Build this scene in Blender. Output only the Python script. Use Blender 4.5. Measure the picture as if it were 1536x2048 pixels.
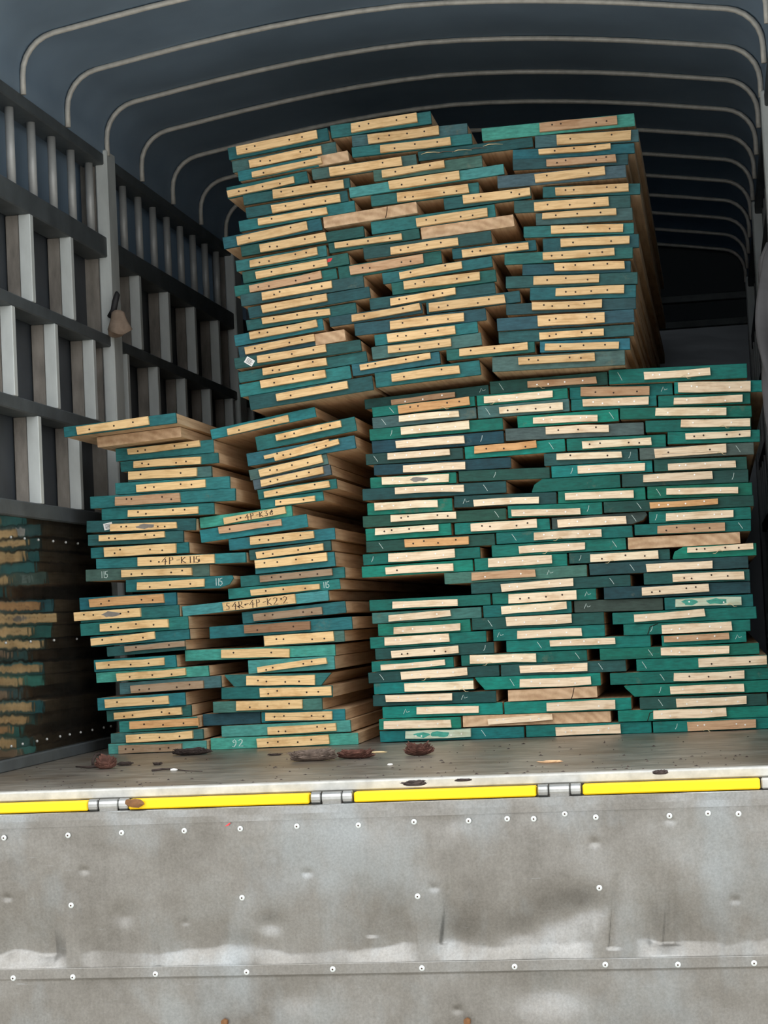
import bpy, bmesh, math, random
from mathutils import Vector, Matrix, noise

for o in list(bpy.data.objects):
    bpy.data.objects.remove(o, do_unlink=True)
scene = bpy.context.scene
col = scene.collection
rnd = random.Random(7)

# ------------------------------------------------------------------ camera
# Truck frame: X to the right (0 = slatted side wall, W = other side wall),
# Y into the truck (0 = rear edge of the deck), Z up (0 = deck).
W = 2.35
F, YAW, PIT, ROL = 3930.7, .1664, .0546, .0478
CAM = Vector((2.1021, -4.8018, .3957))
fw = Vector((-math.sin(YAW)*math.cos(PIT), math.cos(YAW)*math.cos(PIT), math.sin(PIT)))
r0 = Vector((math.cos(YAW), math.sin(YAW), 0))
u0 = r0.cross(fw)
RT = r0*math.cos(ROL) - u0*math.sin(ROL)
UP = r0*math.sin(ROL) + u0*math.cos(ROL)
cam_data = bpy.data.cameras.new('camera')
cam = bpy.data.objects.new('camera', cam_data)
col.objects.link(cam)
cam.matrix_world = Matrix(((RT.x, UP.x, -fw.x, CAM.x), (RT.y, UP.y, -fw.y, CAM.y),
                           (RT.z, UP.z, -fw.z, CAM.z), (0, 0, 0, 1)))
cam_data.sensor_fit = 'VERTICAL'
cam_data.sensor_height = 36.0
cam_data.lens = F/2048*36.0
cam_data.clip_end = 500
scene.camera = cam

def ray(px, py):
    return fw + RT*((px-768)/F) + UP*((1024-py)/F)
def at_y(px, py, Y):
    d = ray(px, py); return CAM + d*((Y-CAM.y)/d.y)
def at_z(px, py, Z=0):
    d = ray(px, py); return CAM + d*((Z-CAM.z)/d.z)
def at_x(px, py, X):
    d = ray(px, py); return CAM + d*((X-CAM.x)/d.x)

# ------------------------------------------------------------------ sky and exposure (overcast day, no direct sun)
world = bpy.data.worlds.new('overcast_sky'); scene.world = world
world.use_nodes = True
nt = world.node_tree; nt.nodes.clear()
wo = nt.nodes.new('ShaderNodeOutputWorld'); bg = nt.nodes.new('ShaderNodeBackground')
tc = nt.nodes.new('ShaderNodeTexCoord'); sx = nt.nodes.new('ShaderNodeSeparateXYZ')
rp = nt.nodes.new('ShaderNodeValToRGB')
rp.color_ramp.elements[0].position = 0.0; rp.color_ramp.elements[0].color = (.78, .79, .80, 1)
rp.color_ramp.elements[1].position = 1.0; rp.color_ramp.elements[1].color = (1.3, 1.31, 1.33, 1)
nt.links.new(tc.outputs['Generated'], sx.inputs[0]); nt.links.new(sx.outputs['Z'], rp.inputs[0])
nt.links.new(rp.outputs[0], bg.inputs[0]); nt.links.new(bg.outputs[0], wo.inputs[0])
bg.inputs[1].default_value = 1.35
scene.view_settings.view_transform = 'Standard'
scene.view_settings.look = 'None'
scene.view_settings.gamma = 1.0
scene.view_settings.use_curve_mapping = False
scene.view_settings.exposure = 0.95

# ------------------------------------------------------------------ materials
def lin(r, g, b):
    f = lambda c: (c/255/12.92) if c/255 <= .04045 else ((c/255+.055)/1.055)**2.4
    return (f(r), f(g), f(b), 1)
class Mat:
    def __init__(s, name):
        s.m = bpy.data.materials.new(name); s.m.use_nodes = True
        s.t = s.m.node_tree; s.b = s.t.nodes['Principled BSDF']
    def n(s, kind, **kw):
        x = s.t.nodes.new(kind)
        for k, v in kw.items():
            if k.startswith('i_'):
                key = k[2:]
                x.inputs[int(key) if key.isdigit() else key.replace('_', ' ')].default_value = v
            else: setattr(x, k, v)
        return x
    def l(s, a, b): s.t.links.new(a, b)
    def coords(s, scale=(1, 1, 1), rand=True):
        t = s.n('ShaderNodeTexCoord'); m = s.n('ShaderNodeMapping'); m.inputs['Scale'].default_value = scale
        s.l(t.outputs['Object'], m.inputs['Vector'])
        if rand:
            oi = s.n('ShaderNodeObjectInfo'); mu = s.n('ShaderNodeMath', operation='MULTIPLY'); mu.inputs[1].default_value = 37.0
            s.l(oi.outputs['Random'], mu.inputs[0]); s.l(mu.outputs[0], m.inputs['Location'])
        return m.outputs[0]
    def noise(s, vec, scale, detail=4, rough=.6):
        x = s.n('ShaderNodeTexNoise'); x.inputs['Scale'].default_value = scale
        x.inputs['Detail'].default_value = detail; x.inputs['Roughness'].default_value = rough
        if vec is not None: s.l(vec, x.inputs['Vector'])
        return x.outputs['Fac']
    def ramp(s, fac, stops):
        r = s.n('ShaderNodeValToRGB'); e = r.color_ramp.elements
        while len(e) < len(stops): e.new(.5)
        for k, (p, c) in enumerate(stops): e[k].position = p; e[k].color = c if len(c) == 4 else (*c, 1)
        s.l(fac, r.inputs[0]); return r.outputs[0]
    def mix(s, a, b, fac, mode='MIX'):
        x = s.n('ShaderNodeMix', data_type='RGBA', blend_type=mode)
        for sock, v in ((x.inputs['Factor'], fac), (x.inputs['A'], a), (x.inputs['B'], b)):
            if hasattr(v, 'is_output'): s.l(v, sock)
            else: sock.default_value = v
        return x.outputs['Result']
    def bump(s, fac, strength, dist=.002):
        b = s.n('ShaderNodeBump'); b.inputs['Strength'].default_value = strength; b.inputs['Distance'].default_value = dist
        s.l(fac, b.inputs['Height']); s.l(b.outputs[0], s.b.inputs['Normal'])
    def col(s, c):
        if hasattr(c, 'is_output'): s.l(c, s.b.inputs['Base Color'])
        else: s.b.inputs['Base Color'].default_value = c
    def set(s, rough=None, metal=None, spec=None):
        if rough is not None: s.b.inputs['Roughness'].default_value = rough
        if metal is not None: s.b.inputs['Metallic'].default_value = metal
        if spec is not None: s.b.inputs['Specular IOR Level'].default_value = spec
        return s
    def objcol(s): return s.n('ShaderNodeObjectInfo').outputs['Color']

def g(v): return (v, v, v, 1)
M = {}
# green end paint: the coat's own tone comes from the object, brush streaks and rubbed spots from noise
m = Mat('end_paint'); v = m.coords((1, 1, 1))
streak = m.noise(m.coords((6, 1, 30)), 6, 4)
blot = m.noise(v, 22, 5)
c = m.mix(m.objcol(), m.ramp(streak, [(.3, g(.72)), (.7, g(1.2))]), 1.0, 'MULTIPLY')
c = m.mix(c, m.ramp(blot, [(.3, g(.8)), (.75, g(1.15))]), 1.0, 'MULTIPLY')
worn = m.ramp(m.noise(m.coords((1, 1, 1)), 9, 6, .7), [(.62, g(0)), (.72, g(.55))])
c = m.mix(c, lin(110, 112, 92), worn)
m.col(c); m.set(.6, 0, .3); m.bump(streak, .35, .001); M['paint'] = m.m
# pale batten wood, grain along its length
m = Mat('batten_wood'); gr = m.noise(m.coords((3, 1, 45)), 5, 5)
sp = m.noise(m.coords((1, 1, 2)), 14, 3)
c = m.mix(m.objcol(), m.ramp(gr, [(.3, (.70, .62, .52)), (.55, g(1)), (.8, g(1.08))]), .75, 'MULTIPLY')
c = m.mix(c, m.ramp(sp, [(.32, (.72, .6, .48)), (.5, g(1))]), .6, 'MULTIPLY')
m.col(c); m.set(.65, 0, .25); m.bump(gr, .3, .001); M['batten'] = m.m
# sawn board faces, grain along the length
m = Mat('sawn_wood'); gr = m.noise(m.coords((28, 1.4, 28)), 3, 5)
c = m.ramp(gr, [(.25, lin(190, 156, 122)), (.5, lin(224, 194, 156)), (.78, lin(238, 214, 180))])
c = m.mix(c, m.ramp(m.noise(m.coords((1, .5, 1)), 5, 3), [(.3, g(.84)), (.7, g(1.05))]), 1.0, 'MULTIPLY')
m.col(c); m.set(.75, 0, .2); m.bump(gr, .3, .001); M['wood'] = m.m
# bare end grain
m = Mat('end_grain'); wv = m.n('ShaderNodeTexWave', wave_type='RINGS', rings_direction='Y')
wv.inputs['Scale'].default_value = 14; wv.inputs['Distortion'].default_value = 3.5; wv.inputs['Detail'].default_value = 3
mp = m.n('ShaderNodeMapping'); tcx = m.n('ShaderNodeTexCoord'); mp.inputs['Location'].default_value = (.1, 0, .3)
m.l(tcx.outputs['Object'], mp.inputs[0]); m.l(mp.outputs[0], wv.inputs['Vector'])
c = m.ramp(wv.outputs['Fac'], [(.1, lin(204, 170, 136)), (.9, lin(220, 188, 152))])
c = m.mix(c, m.ramp(m.noise(m.coords((1, 1, 1)), 30, 4), [(.35, (.72, .66, .6)), (.6, g(1))]), .8, 'MULTIPLY')
m.col(c); m.set(.8, 0, .2); M['endgrain'] = m.m
def plain(name, colr, rough=.6, metal=0., nscale=None, lo=.7, hi=1.1, bump=0, spec=.4, stretch=(1, 1, 1)):
    m = Mat(name)
    if nscale:
        f = m.noise(m.coords(stretch, False), nscale, 5)
        m.col(m.mix(colr, m.ramp(f, [(.3, g(lo)), (.72, g(hi))]), 1.0, 'MULTIPLY'))
        if bump: m.bump(f, bump, .003)
    else: m.col(colr)
    m.set(rough, metal, spec); M[name] = m.m
    return m
plain('nail_dark', lin(62, 46, 36), .5, .5)
plain('nail_zinc', lin(225, 222, 214), .35, .6)
plain('chalk', lin(205, 222, 216), .9)
plain('pen', lin(74, 52, 40), .8)
plain('paper', lin(240, 240, 236), .6)
plain('print_grey', lin(60, 62, 64), .7)
plain('red_mark', lin(225, 60, 66), .6)
plain('splinter', lin(226, 205, 160), .7)
plain('rod_metal', lin(182, 184, 182), .45, .15, 12, .8, 1.1)
plain('bow_metal', lin(196, 194, 186), .45, .1, 30, .75, 1.15)
plain('rail_metal', lin(88, 95, 98), .55, .15, 9, .7, 1.15)
plain('stud_bright', lin(206, 212, 210), .5, .1, 10, .82, 1.08, .1, stretch=(1, 1, .4))
plain('stud_dirty', lin(146, 140, 132), .6, .1, 18, .55, 1.25, .2, stretch=(1, 1, .3))
plain('backing', lin(52, 60, 66), .7)
plain('outer', lin(58, 64, 70), .5, 0, 5, .7, 1.3)  # dark colour standing in for shade on the tarpaulin behind the studs
plain('yellow', lin(238, 194, 0), .45, 0, 40, .9, 1.04)
plain('steel', lin(176, 178, 176), .3, .85, 30, .7, 1.1)
plain('rust', lin(120, 84, 52), .8, .2, 60, .6, 1.2)
plain('sill', lin(186, 186, 180), .55, .25, 24, .72, 1.08, .15)
plain('bark_dark', lin(64, 54, 50), .9, 0, 60, .5, 1.4, .8)
plain('bark_grey', lin(112, 98, 88), .9, 0, 55, .5, 1.35, .9)
plain('bark_red', lin(96, 64, 54), .9, 0, 50, .5, 1.4, .8)
plain('chip_pale', lin(216, 178, 138), .8, 0, 40, .8, 1.1)
plain('rag', lin(150, 132, 116), .85, 0, 30, .75, 1.15, .4)
plain('rubber', lin(46, 46, 48), .6)
plain('ground', lin(184, 180, 172), .9, 0, 1.2, .8, 1.1, .2)
# tarpaulin: slate-blue woven sheet that lets a little daylight through
m = Mat('tarpaulin'); f = m.noise(m.coords((1, 1, 1), False), 2.2, 3)
c = m.mix(lin(128, 148, 166), m.ramp(f, [(.3, g(.85)), (.7, g(1.1))]), 1.0, 'MULTIPLY')
m.col(c); m.set(.6, 0, .25)
tr = m.n('ShaderNodeBsdfTranslucent'); tr.inputs[0].default_value = lin(110, 134, 154)
mx = m.n('ShaderNodeMixShader'); mx.inputs[0].default_value = .065
m.l(m.b.outputs[0], mx.inputs[1]); m.l(tr.outputs[0], mx.inputs[2])
m.l(mx.outputs[0], m.t.nodes['Material Output'].inputs[0]); m.bump(f, .3, .01); M['tarp'] = m.m
m = Mat('curtain'); f = m.noise(m.coords((1, 1, 1), False), 9, 4)
m.col(m.mix(lin(78, 78, 80), m.ramp(f, [(.3, g(.7)), (.7, g(1.15))]), 1.0, 'MULTIPLY')); m.set(.65, 0, .3); m.bump(f, .3, .006); M['curtain'] = m.m
# polished, rippled side sheet
m = Mat('polished_sheet'); f = m.noise(m.coords((1, 2.2, 1.6), False), 5, 2)
dirt = m.noise(m.coords((1, 1, 3), False), 7, 5)
m.col(m.ramp(dirt, [(.3, lin(112, 112, 108)), (.7, lin(158, 158, 152))])); m.set(.09, .95); m.bump(f, .16, .012); M['polished'] = m.m
# front headboard sheet
m = Mat('headboard_sheet'); f = m.noise(m.coords((1.4, 1, 3), False), 4, 2)
m.col(lin(72, 76, 80)); m.set(.3, .85); m.bump(f, .06, .02); M['headboard'] = m.m
# tailgate aluminium: grimy, scratched, scuffed
m = Mat('tailgate_sheet')
f1 = m.noise(m.coords((1, 1, 1), False), 5, 6, .65); f2 = m.noise(m.coords((40, 1, 1.2), False), 3, 4)
f3 = m.noise(m.coords((9, 1, 2.5), False), 9, 6, .75)
c = m.ramp(f1, [(.28, lin(110, 107, 101)), (.5, lin(130, 128, 123)), (.75, lin(146, 147, 145))])
c = m.mix(c, m.ramp(f2, [(.3, g(.9)), (.6, g(1.02))]), .5, 'MULTIPLY')
c = m.mix(c, lin(70, 66, 52), m.ramp(f3, [(.68, g(0)), (.78, g(.55))]))
wash = m.noise(m.coords((1.5, 1, .9), False), 3.2, 5, .55)
c = m.mix(c, lin(148, 154, 156), m.ramp(wash, [(.5, g(0)), (.68, g(.7))]))
fine = m.noise(m.coords((1, 1, 1), False), 170, 4, .7)
c = m.mix(c, m.ramp(fine, [(.35, g(.86)), (.65, g(1.08))]), 1.0, 'MULTIPLY')
scr = m.noise(m.coords((2, 1, 26), False), 5, 6, .75)
c = m.mix(c, lin(160, 164, 166), m.ramp(scr, [(.64, g(0)), (.72, g(.5))]))
spots = m.noise(m.coords((14, 1, 3), False), 16, 3, .8)
c = m.mix(c, lin(52, 50, 44), m.ramp(spots, [(.70, g(0)), (.77, g(.6))]))
m.col(c); m.set(.42, .85, .5)
m.l(m.ramp(f1, [(.3, g(.4)), (.75, g(.24))]), m.b.inputs['Roughness']); m.bump(f2, .03, .002); M['tailgate'] = m.m
# deck sheet: worn dark steel with dust and drag marks
m = Mat('deck_sheet')
f1 = m.noise(m.coords((1, 2.4, 1), False), 6, 7, .7); f2 = m.noise(m.coords((3, 22, 1), False), 2.5, 5)
f3 = m.noise(m.coords((1, 1, 1), False), 2.4, 4)
c = m.ramp(f1, [(.3, lin(96, 92, 87)), (.52, lin(142, 138, 130)), (.72, lin(180, 175, 166))])
c = m.mix(c, lin(172, 166, 154), m.ramp(f2, [(.5, g(0)), (.66, g(.75))]))
c = m.mix(c, lin(104, 84, 62), m.ramp(f3, [(.45, g(0)), (.62, g(.5))]))
m.col(c); m.set(.38, .45, .5); m.bump(f1, .12, .002); M['deck'] = m.m

# ------------------------------------------------------------------ mesh helpers
def link(name, me, mats, parent=None, loc=(0, 0, 0), rot=(0, 0, 0)):
    o = bpy.data.objects.new(name, me)
    if mats and not me.materials:
        for k in (mats if isinstance(mats, (list, tuple)) else [mats]): me.materials.append(M[k] if isinstance(k, str) else k)
    o.location = loc; o.rotation_euler = rot
    if parent is not None: o.parent = parent
    col.objects.link(o); return o
def bm_mesh(name, bm, smooth=False):
    me = bpy.data.meshes.new(name)
    bmesh.ops.recalc_face_normals(bm, faces=bm.faces)
    bm.to_mesh(me); bm.free()
    if smooth:
        for p in me.polygons: p.use_smooth = True
    return me
def add_box(bm, a, b, bev=0):
    r = bmesh.ops.create_cube(bm, size=1)
    vs = r['verts']
    for q in vs:
        q.co = Vector([(a[i]+b[i])/2 + q.co[i]*(b[i]-a[i]) for i in range(3)])
    if bev:
        es = list({e for q in vs for e in q.link_edges})
        bmesh.ops.bevel(bm, geom=es, offset=bev, segments=1, affect='EDGES')
def box_mesh(name, a, b, bev=0):
    bm = bmesh.new(); add_box(bm, a, b, bev); return bm_mesh(name, bm)
def tube(bm, pts, r, seg=8, flat=1.0, caps=True):
    pts = [Vector(p) for p in pts]; rings = []
    for i, p in enumerate(pts):
        t = (pts[min(i+1, len(pts)-1)] - pts[max(i-1, 0)]).normalized()
        a = t.cross(Vector((0, 1, 0)))
        if a.length < .05: a = t.cross(Vector((1, 0, 0)))
        a.normalize(); b = t.cross(a).normalized()
        rr = r[i] if isinstance(r, (list, tuple)) else r
        rings.append([bm.verts.new(p + a*math.cos(2*math.pi*k/seg)*rr + b*math.sin(2*math.pi*k/seg)*rr*flat) for k in range(seg)])
    for i in range(len(rings)-1):
        for k in range(seg):
            bm.faces.new((rings[i][k], rings[i][(k+1) % seg], rings[i+1][(k+1) % seg], rings[i+1][k]))
    if caps: bm.faces.new(rings[0][::-1]); bm.faces.new(rings[-1])
def tag(o, label=None, cat=None, group=None, kind=None):
    if label: o['label'] = label
    if cat: o['category'] = cat
    if group: o['group'] = group
    if kind: o['kind'] = kind
    return o

# ------------------------------------------------------------------ the setting: deck, walls, hood, ground
TL = 6.0                                                        # inner length of the load bed
gd = link('ground', box_mesh('ground', (-25, -35, -1.3), (25, 25, -1.2)), 'ground'); tag(gd, kind='structure')
fl = link('floor', box_mesh('floor', (-.08, 0.012, -.06), (W+.08, TL+.05, 0)), 'deck'); tag(fl, kind='structure')
bm = bmesh.new(); add_box(bm, (-.08, -.012, -.022), (W+.08, .03, .003), .004)
link('rear_sill', bm_mesh('rear_sill', bm), 'sill', fl)
link('deck_beam', box_mesh('deck_beam', (-.08, .0, -.2), (W+.08, .1, -.06)), 'rail_metal', fl)
for sx_ in (.25, W-.25-.09):
    link('chassis_rail', box_mesh('chassis_rail', (sx_, .1, -.3), (sx_+.09, TL, -.06)), 'rail_metal', fl)

RAILS = [(2.083, 2.125), (1.745, 1.82), (1.42, 1.461), (1.095, 1.139), (.765, .815)]
D = .085                                                        # depth of the lattice
POSTS = [(0.02, .14), (1.965, 2.07), (3.85, 3.98), (5.85, 5.98)]
RIVETS = []
rod_me = {}
def lattice(name, side):
    # side 0: wall at X=0 (material lies at X<0), side 1: wall at X=W
    S = (lambda x0, x1: (-x1, -x0)) if side == 0 else (lambda x0, x1: (W+x0, W+x1))
    X = S(0, D); Xi = S(0, D*.47); Xo = S(D*.49, D)
    bmw = bmesh.new(); a = S(.02, .05); add_box(bmw, (a[0], 0.01, .0), (a[1], TL, .79))
    root = link(name, bm_mesh(name, bmw), 'backing'); tag(root, kind='structure')
    for a, b in RAILS:
        link('rail', box_mesh('rail', (X[0], .14, a), (X[1], TL, b), .004), 'rail_metal', root)
    # studs between the rails, staggered from row to row
    me_b = {}; me_d = {}
    for row, ys in ((0, 1.155), (1, .958), (2, 1.16)):
        z0, z1 = RAILS[row+2][1], RAILS[row+1][0]
        k = -2
        while ys+.4*k < TL-.1:
            y = ys+.4*k; k += 1
            if y < .2 or any(p0-.05 < y < p1+.05 for p0, p1 in POSTS): continue
            if row not in me_b:
                me_b[row] = box_mesh('stud', (Xi[0], 0, z0), (Xi[1], .03, z1), .002)
                me_d[row] = box_mesh('stud_spacer', (Xo[0], .004, z0), (Xo[1], .03, z1), .002)
            link('stud', me_b[row], 'stud_bright', root, (0, y, 0))
            link('stud_spacer', me_d[row], 'stud_dirty', root, (0, y, 0))
    bmr = bmesh.new(); xm = (X[0]+X[1])/2
    tube(bmr, [(xm, 0, RAILS[1][1]-.005), (xm, 0, RAILS[0][0]+.005)], .015, 10); rm = bm_mesh('rod', bmr, True)
    y = .31
    while y < TL-.1:
        if not any(p0-.02 < y < p1+.02 for p0, p1 in POSTS): link('rod', rm, 'rod_metal', root, (0, y, 0))
        y += .2015
    for p0, p1 in POSTS:
        Xp = S(-.012, .034); Xq = S(.036, D+.01)
        po = link('post', box_mesh('post', (Xp[0], p0, 0), (Xp[1], p1, 2.14), .005), 'stud_bright', root)
        link('post_web', box_mesh('post_web', (Xq[0], p0+.012, 0), (Xq[1], p1, 2.13), .003), 'stud_dirty', po)
    Xc = S(D+.004, D+.012)
    for (a, b), (a2, b2) in zip(RAILS[1:4], RAILS[2:5]):
        link('shade_panel', box_mesh('shade_panel', (Xc[0], .14, b2-.02), (Xc[1], TL, a+.02)), 'outer', root)  # added dark sheet, puts the shade into the lattice openings
    Xs = S(.012, .02)
    sh = link('side_sheet', box_mesh('side_sheet', (Xs[0], .14, .0), (Xs[1], TL, .765)), 'polished', root)
    Xk = S(-.006, .012)
    link('kick_strip', box_mesh('kick_strip', (Xk[0], .14, 0), (Xk[1], TL, .035), .003), 'rail_metal', root)
    bmv = bmesh.new(); bmesh.ops.create_uvsphere(bmv, u_segments=8, v_segments=5, radius=.0045); rv = bm_mesh('rivet', bmv, True)
    xr = S(.012, .012)[0]
    for z, y0, st in ((.07, .3, .11), (.38, .4, .22), (.7, .25, .13)):
        y = y0
        while y < 2.6:
            link('rivet', rv, 'rod_metal', sh, (xr, y+rnd.uniform(-.02, .02), z)); y += st
    return root
wl = lattice('wall_left', 0); wr = lattice('wall_right', 1)

# hoop profile of the tarpaulin hood
def hoop(off):
    pts = []; R = .13
    zc = 2.305+off
    def crown(x):                                               # gentle peak about the middle of the bed
        s = (x-1.17)/1.05
        return zc + .115*(1-abs(s)**1.7)
    x0, x1 = .012-off, W-.012+off
    zb = crown(x0+R)-.0
    pts.append((x0, 2.12))
    for k in range(7):
        a = math.pi - k*(math.pi/2-.17)/6
        pts.append((x0+R+R*math.cos(a), zb-R+R*math.sin(a)))
    n = 14
    for k in range(1, n):
        x = x0+R*1.0 + (x1-x0-2*R)*k/n
        pts.append((x, crown(x)))
    zb2 = crown(x1-R)
    for k in range(7):
        a = math.pi/2-.17 - k*(math.pi/2-.17)/6
        pts.append((x1-R+R*math.cos(a), zb2-R+R*math.sin(a)))
    pts.append((x1, 2.12)); return pts
out = hoop(.016); out = [(-D-.035, -.12), (-D-.03, 2.1)] + out + [(W+D+.03, 2.1), (W+D+.035, -.12)]
bm = bmesh.new(); ys = [0.03+(TL+.03)*k/48 for k in range(49)]; grid = []
for j, y in enumerate(ys):
    row = []
    for i, (x, z) in enumerate(out):
        sag = 0.0
        if 3 < i < len(out)-4:                                  # the sheet hangs slightly between the hoops
            ph = ((y-.239) / .437) % 1.0
            sag = -.0*math.sin(math.pi*ph) + .004*noise.noise(Vector((x*2, y*2, 3)))
        row.append(bm.verts.new((x, y, z+sag)))
    grid.append(row)
for j in range(len(ys)-1):
    for i in range(len(out)-1):
        bm.faces.new((grid[j][i], grid[j][i+1], grid[j+1][i+1], grid[j+1][i]))
ce = link('ceiling', bm_mesh('ceiling', bm, True), 'tarp'); tag(ce, kind='structure')
so = ce.modifiers.new('thickness', 'SOLIDIFY'); so.thickness = .003; so.offset = -1
bm = bmesh.new(); tube(bm, [(x, 0, z) for x, z in hoop(.003)], .0095, 8); bow_me = bm_mesh('hoop', bm, True)
y = .239
while y < TL-.05:
    link('hoop', bow_me, 'bow_metal', ce, (0, y, 0)); y += .437
# headboard at the cab end
bm = bmesh.new(); add_box(bm, (-.05, TL, 0), (W+.05, TL+.04, 2.12)); 
wf = link('wall_front', bm_mesh('wall_front', bm), 'backing'); tag(wf, kind='structure')
link('headboard_sheet', box_mesh('headboard_sheet', (0, TL-.012, 0.0), (W, TL, 1.9)), 'headboard', wf)
for a, b in ((1.9, 1.94), (2.04, 2.08)):
    link('headboard_rail', box_mesh('headboard_rail', (0, TL-.05, a), (W, TL, b), .004), 'rail_metal', wf)
gb = [(0.0, 2.1)] + [(x, z) for x, z in hoop(.0165)] + [(W, 2.1)]
bm = bmesh.new(); vs = [bm.verts.new((x, TL+.02, z)) for x, z in gb]; bm.faces.new(vs)
vs2 = [bm.verts.new((x, TL+.04, z)) for x, z in gb]; bm.faces.new(vs2[::-1])
for i in range(len(gb)): bm.faces.new((vs[i], vs[(i+1) % len(gb)], vs2[(i+1) % len(gb)], vs2[i]))
link('end_sheet', bm_mesh('end_sheet', bm), 'backing', wf)

# ------------------------------------------------------------------ tailgate, folded down, with yellow capping strips and hinges
tg = bpy.data.objects.new('tailgate', None); tg.location = (W/2, -.04, -1.0); col.objects.link(tg)
tag(tg, 'dented grey aluminium tailgate hanging below the yellow edge of the truck bed', 'tailgate')
TG = Vector(tg.location)
def tl(name, me, mats, loc=(0, 0, 0), parent=None):
    if parent is None: return link(name, me, mats, tg, Vector(loc)-TG)
    return link(name, me, mats, parent, loc)
P = lambda px, py: at_y(px, py, -.04)
seamZ = lambda x: P(0, 1938).z + (P(1536, 1910).z-P(0, 1938).z)*(x-P(0, 1938).x)/(P(1536, 1910).x-P(0, 1938).x)
dents = []                                                      # (x, z, radius, depth) stones and knocks
for px, py, r, d in ((540, 1848, .03, .010),
                     (910, 1880, .06, .016), (1040, 1870, .05, .014), (1110, 1840, .07, .02), (1170, 1815, .05, .016), (170, 1740, .02, .010), (15, 1795, .02, .012), (430, 1637, .012, .006), (615, 1745, .02, .008),
                     (640, 1630, .01, .006), (870, 1775, .02, .008), (1190, 1685, .02, .010), (1340, 1640, .02, .006), (1470, 1800, .02, .010),
                     (370, 1845, .02, .007), (900, 1640, .05, .006), (1060, 1600, .08, .006), (490, 1890, .04, .010), (250, 1830, .03, .006),
                     (1090, 1990, .06, .010), (1110, 1960, .1, .008), (915, 2020, .02, .008), (590, 1990, .05, .006)):
    p = P(px, py); dents.append((p.x, p.z, r if r > .025 else r*.5, d if r > .025 else d*.5))
creases = [(900, 1745, 885, 1875, .008), (1232, 1740, 1222, 1880, .010), (1340, 1740, 1330, 1875, .008), (1352, 1750, 1345, 1875, .006), (305, 1850, 312, 1925, .008), (715, 1745, 735, 1860, .006)]
CR = [(P(a, b), P(c, d), e) for a, b, c, d, e in creases]
def skin_y(x, z):
    y = 0.0; zs = seamZ(x)
    n1 = noise.noise(Vector((x*3.1, z*4, 1.3)))
    y += .004*n1 + .0025*noise.noise(Vector((x*9, z*9, 5)))
    up = z-zs
    if up > 0:                                                   # sheet is knocked in above the seam lip
        bay = 0
        for b0, b1 in BAYS:
            if b0 < x < b1: bay = min(1, (x-b0)/.04, (b1-x)/.04)
        amp = bay*max(.15, min(1, .65+1.4*noise.noise(Vector((x*4.1, 0, 9.1)))))
        ht_ = .034+.022*noise.noise(Vector((x*6.3, 0, 2.2)))+.008*noise.noise(Vector((x*21, 0, 5.2)))
        y += .030*amp*(min(1, up/ht_) if up < ht_ else math.exp(-((up-ht_)/.09)**2))
    else:
        if up < -.026: y += .006
    for dx, dz, r, d in dents:
        q = ((x-dx)**2 + ((z-dz)*1.3)**2)/(r*r)
        if q < 9: y += d*math.exp(-q)
    for a, b, dp in CR:
        if b.z-.02 < z < a.z+.02:
            t = (a.z-z)/(a.z-b.z); xc = a.x+(b.x-a.x)*t
            dx = (x-xc)/.016
            if abs(dx) < 3: y += dp*max(0, min(1, t*1.5))*(math.exp(-dx*dx) if dx > 0 else math.exp(-9*dx*dx))
    return -.045 + y
BAYS = [(P(a, 1900).x, P(b, 1900).x) for a, b in ((-200, 135), (160, 480), (510, 838), (875, 1190), (1270, 1700))]
NX, NZ = 640, 250
ztop, zbot = -.052, -1.0
bm = bmesh.new(); gr_ = []
for j in range(NZ+1):
    t = j/NZ; z = ztop+(zbot-ztop)*(t if t < .65 else t)
    gr_.append([bm.verts.new((-.08+(W+.16)*i/NX, skin_y(-.08+(W+.16)*i/NX, z), z)) for i in range(NX+1)])
for j in range(NZ):
    for i in range(NX): bm.faces.new((gr_[j][i], gr_[j+1][i], gr_[j+1][i+1], gr_[j][i+1]))
sk = tl('tailgate_skin', bm_mesh('tailgate_skin', bm, True), 'tailgate')
bm = bmesh.new(); add_box(bm, (-.08, -.006, -1.0), (W+.08, -.002, -.06)); tl('tailgate_core', bm_mesh('tailgate_core', bm), 'rail_metal')
# folded top band of the tailgate
bm = bmesh.new(); a = []
for i in range(121):
    x = -.08+(W+.16)*i/120; zt = -.049
    wv_ = .0015*noise.noise(Vector((x*7, 0, 4)))
    prof = [(-.012, zt), (-.046, zt), (-.0482+wv_, zt-.002), (-.0492+wv_*2, zt-.02), (-.0496+wv_, zt-.0355), (-.040, zt-.036)]
    a.append([bm.verts.new((x, yy, zz)) for yy, zz in prof])
for i in range(120):
    for k in range(5): bm.faces.new((a[i][k], a[i][k+1], a[i+1][k+1], a[i+1][k]))
tl('top_band', bm_mesh('top_band', bm), 'tailgate')
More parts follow.
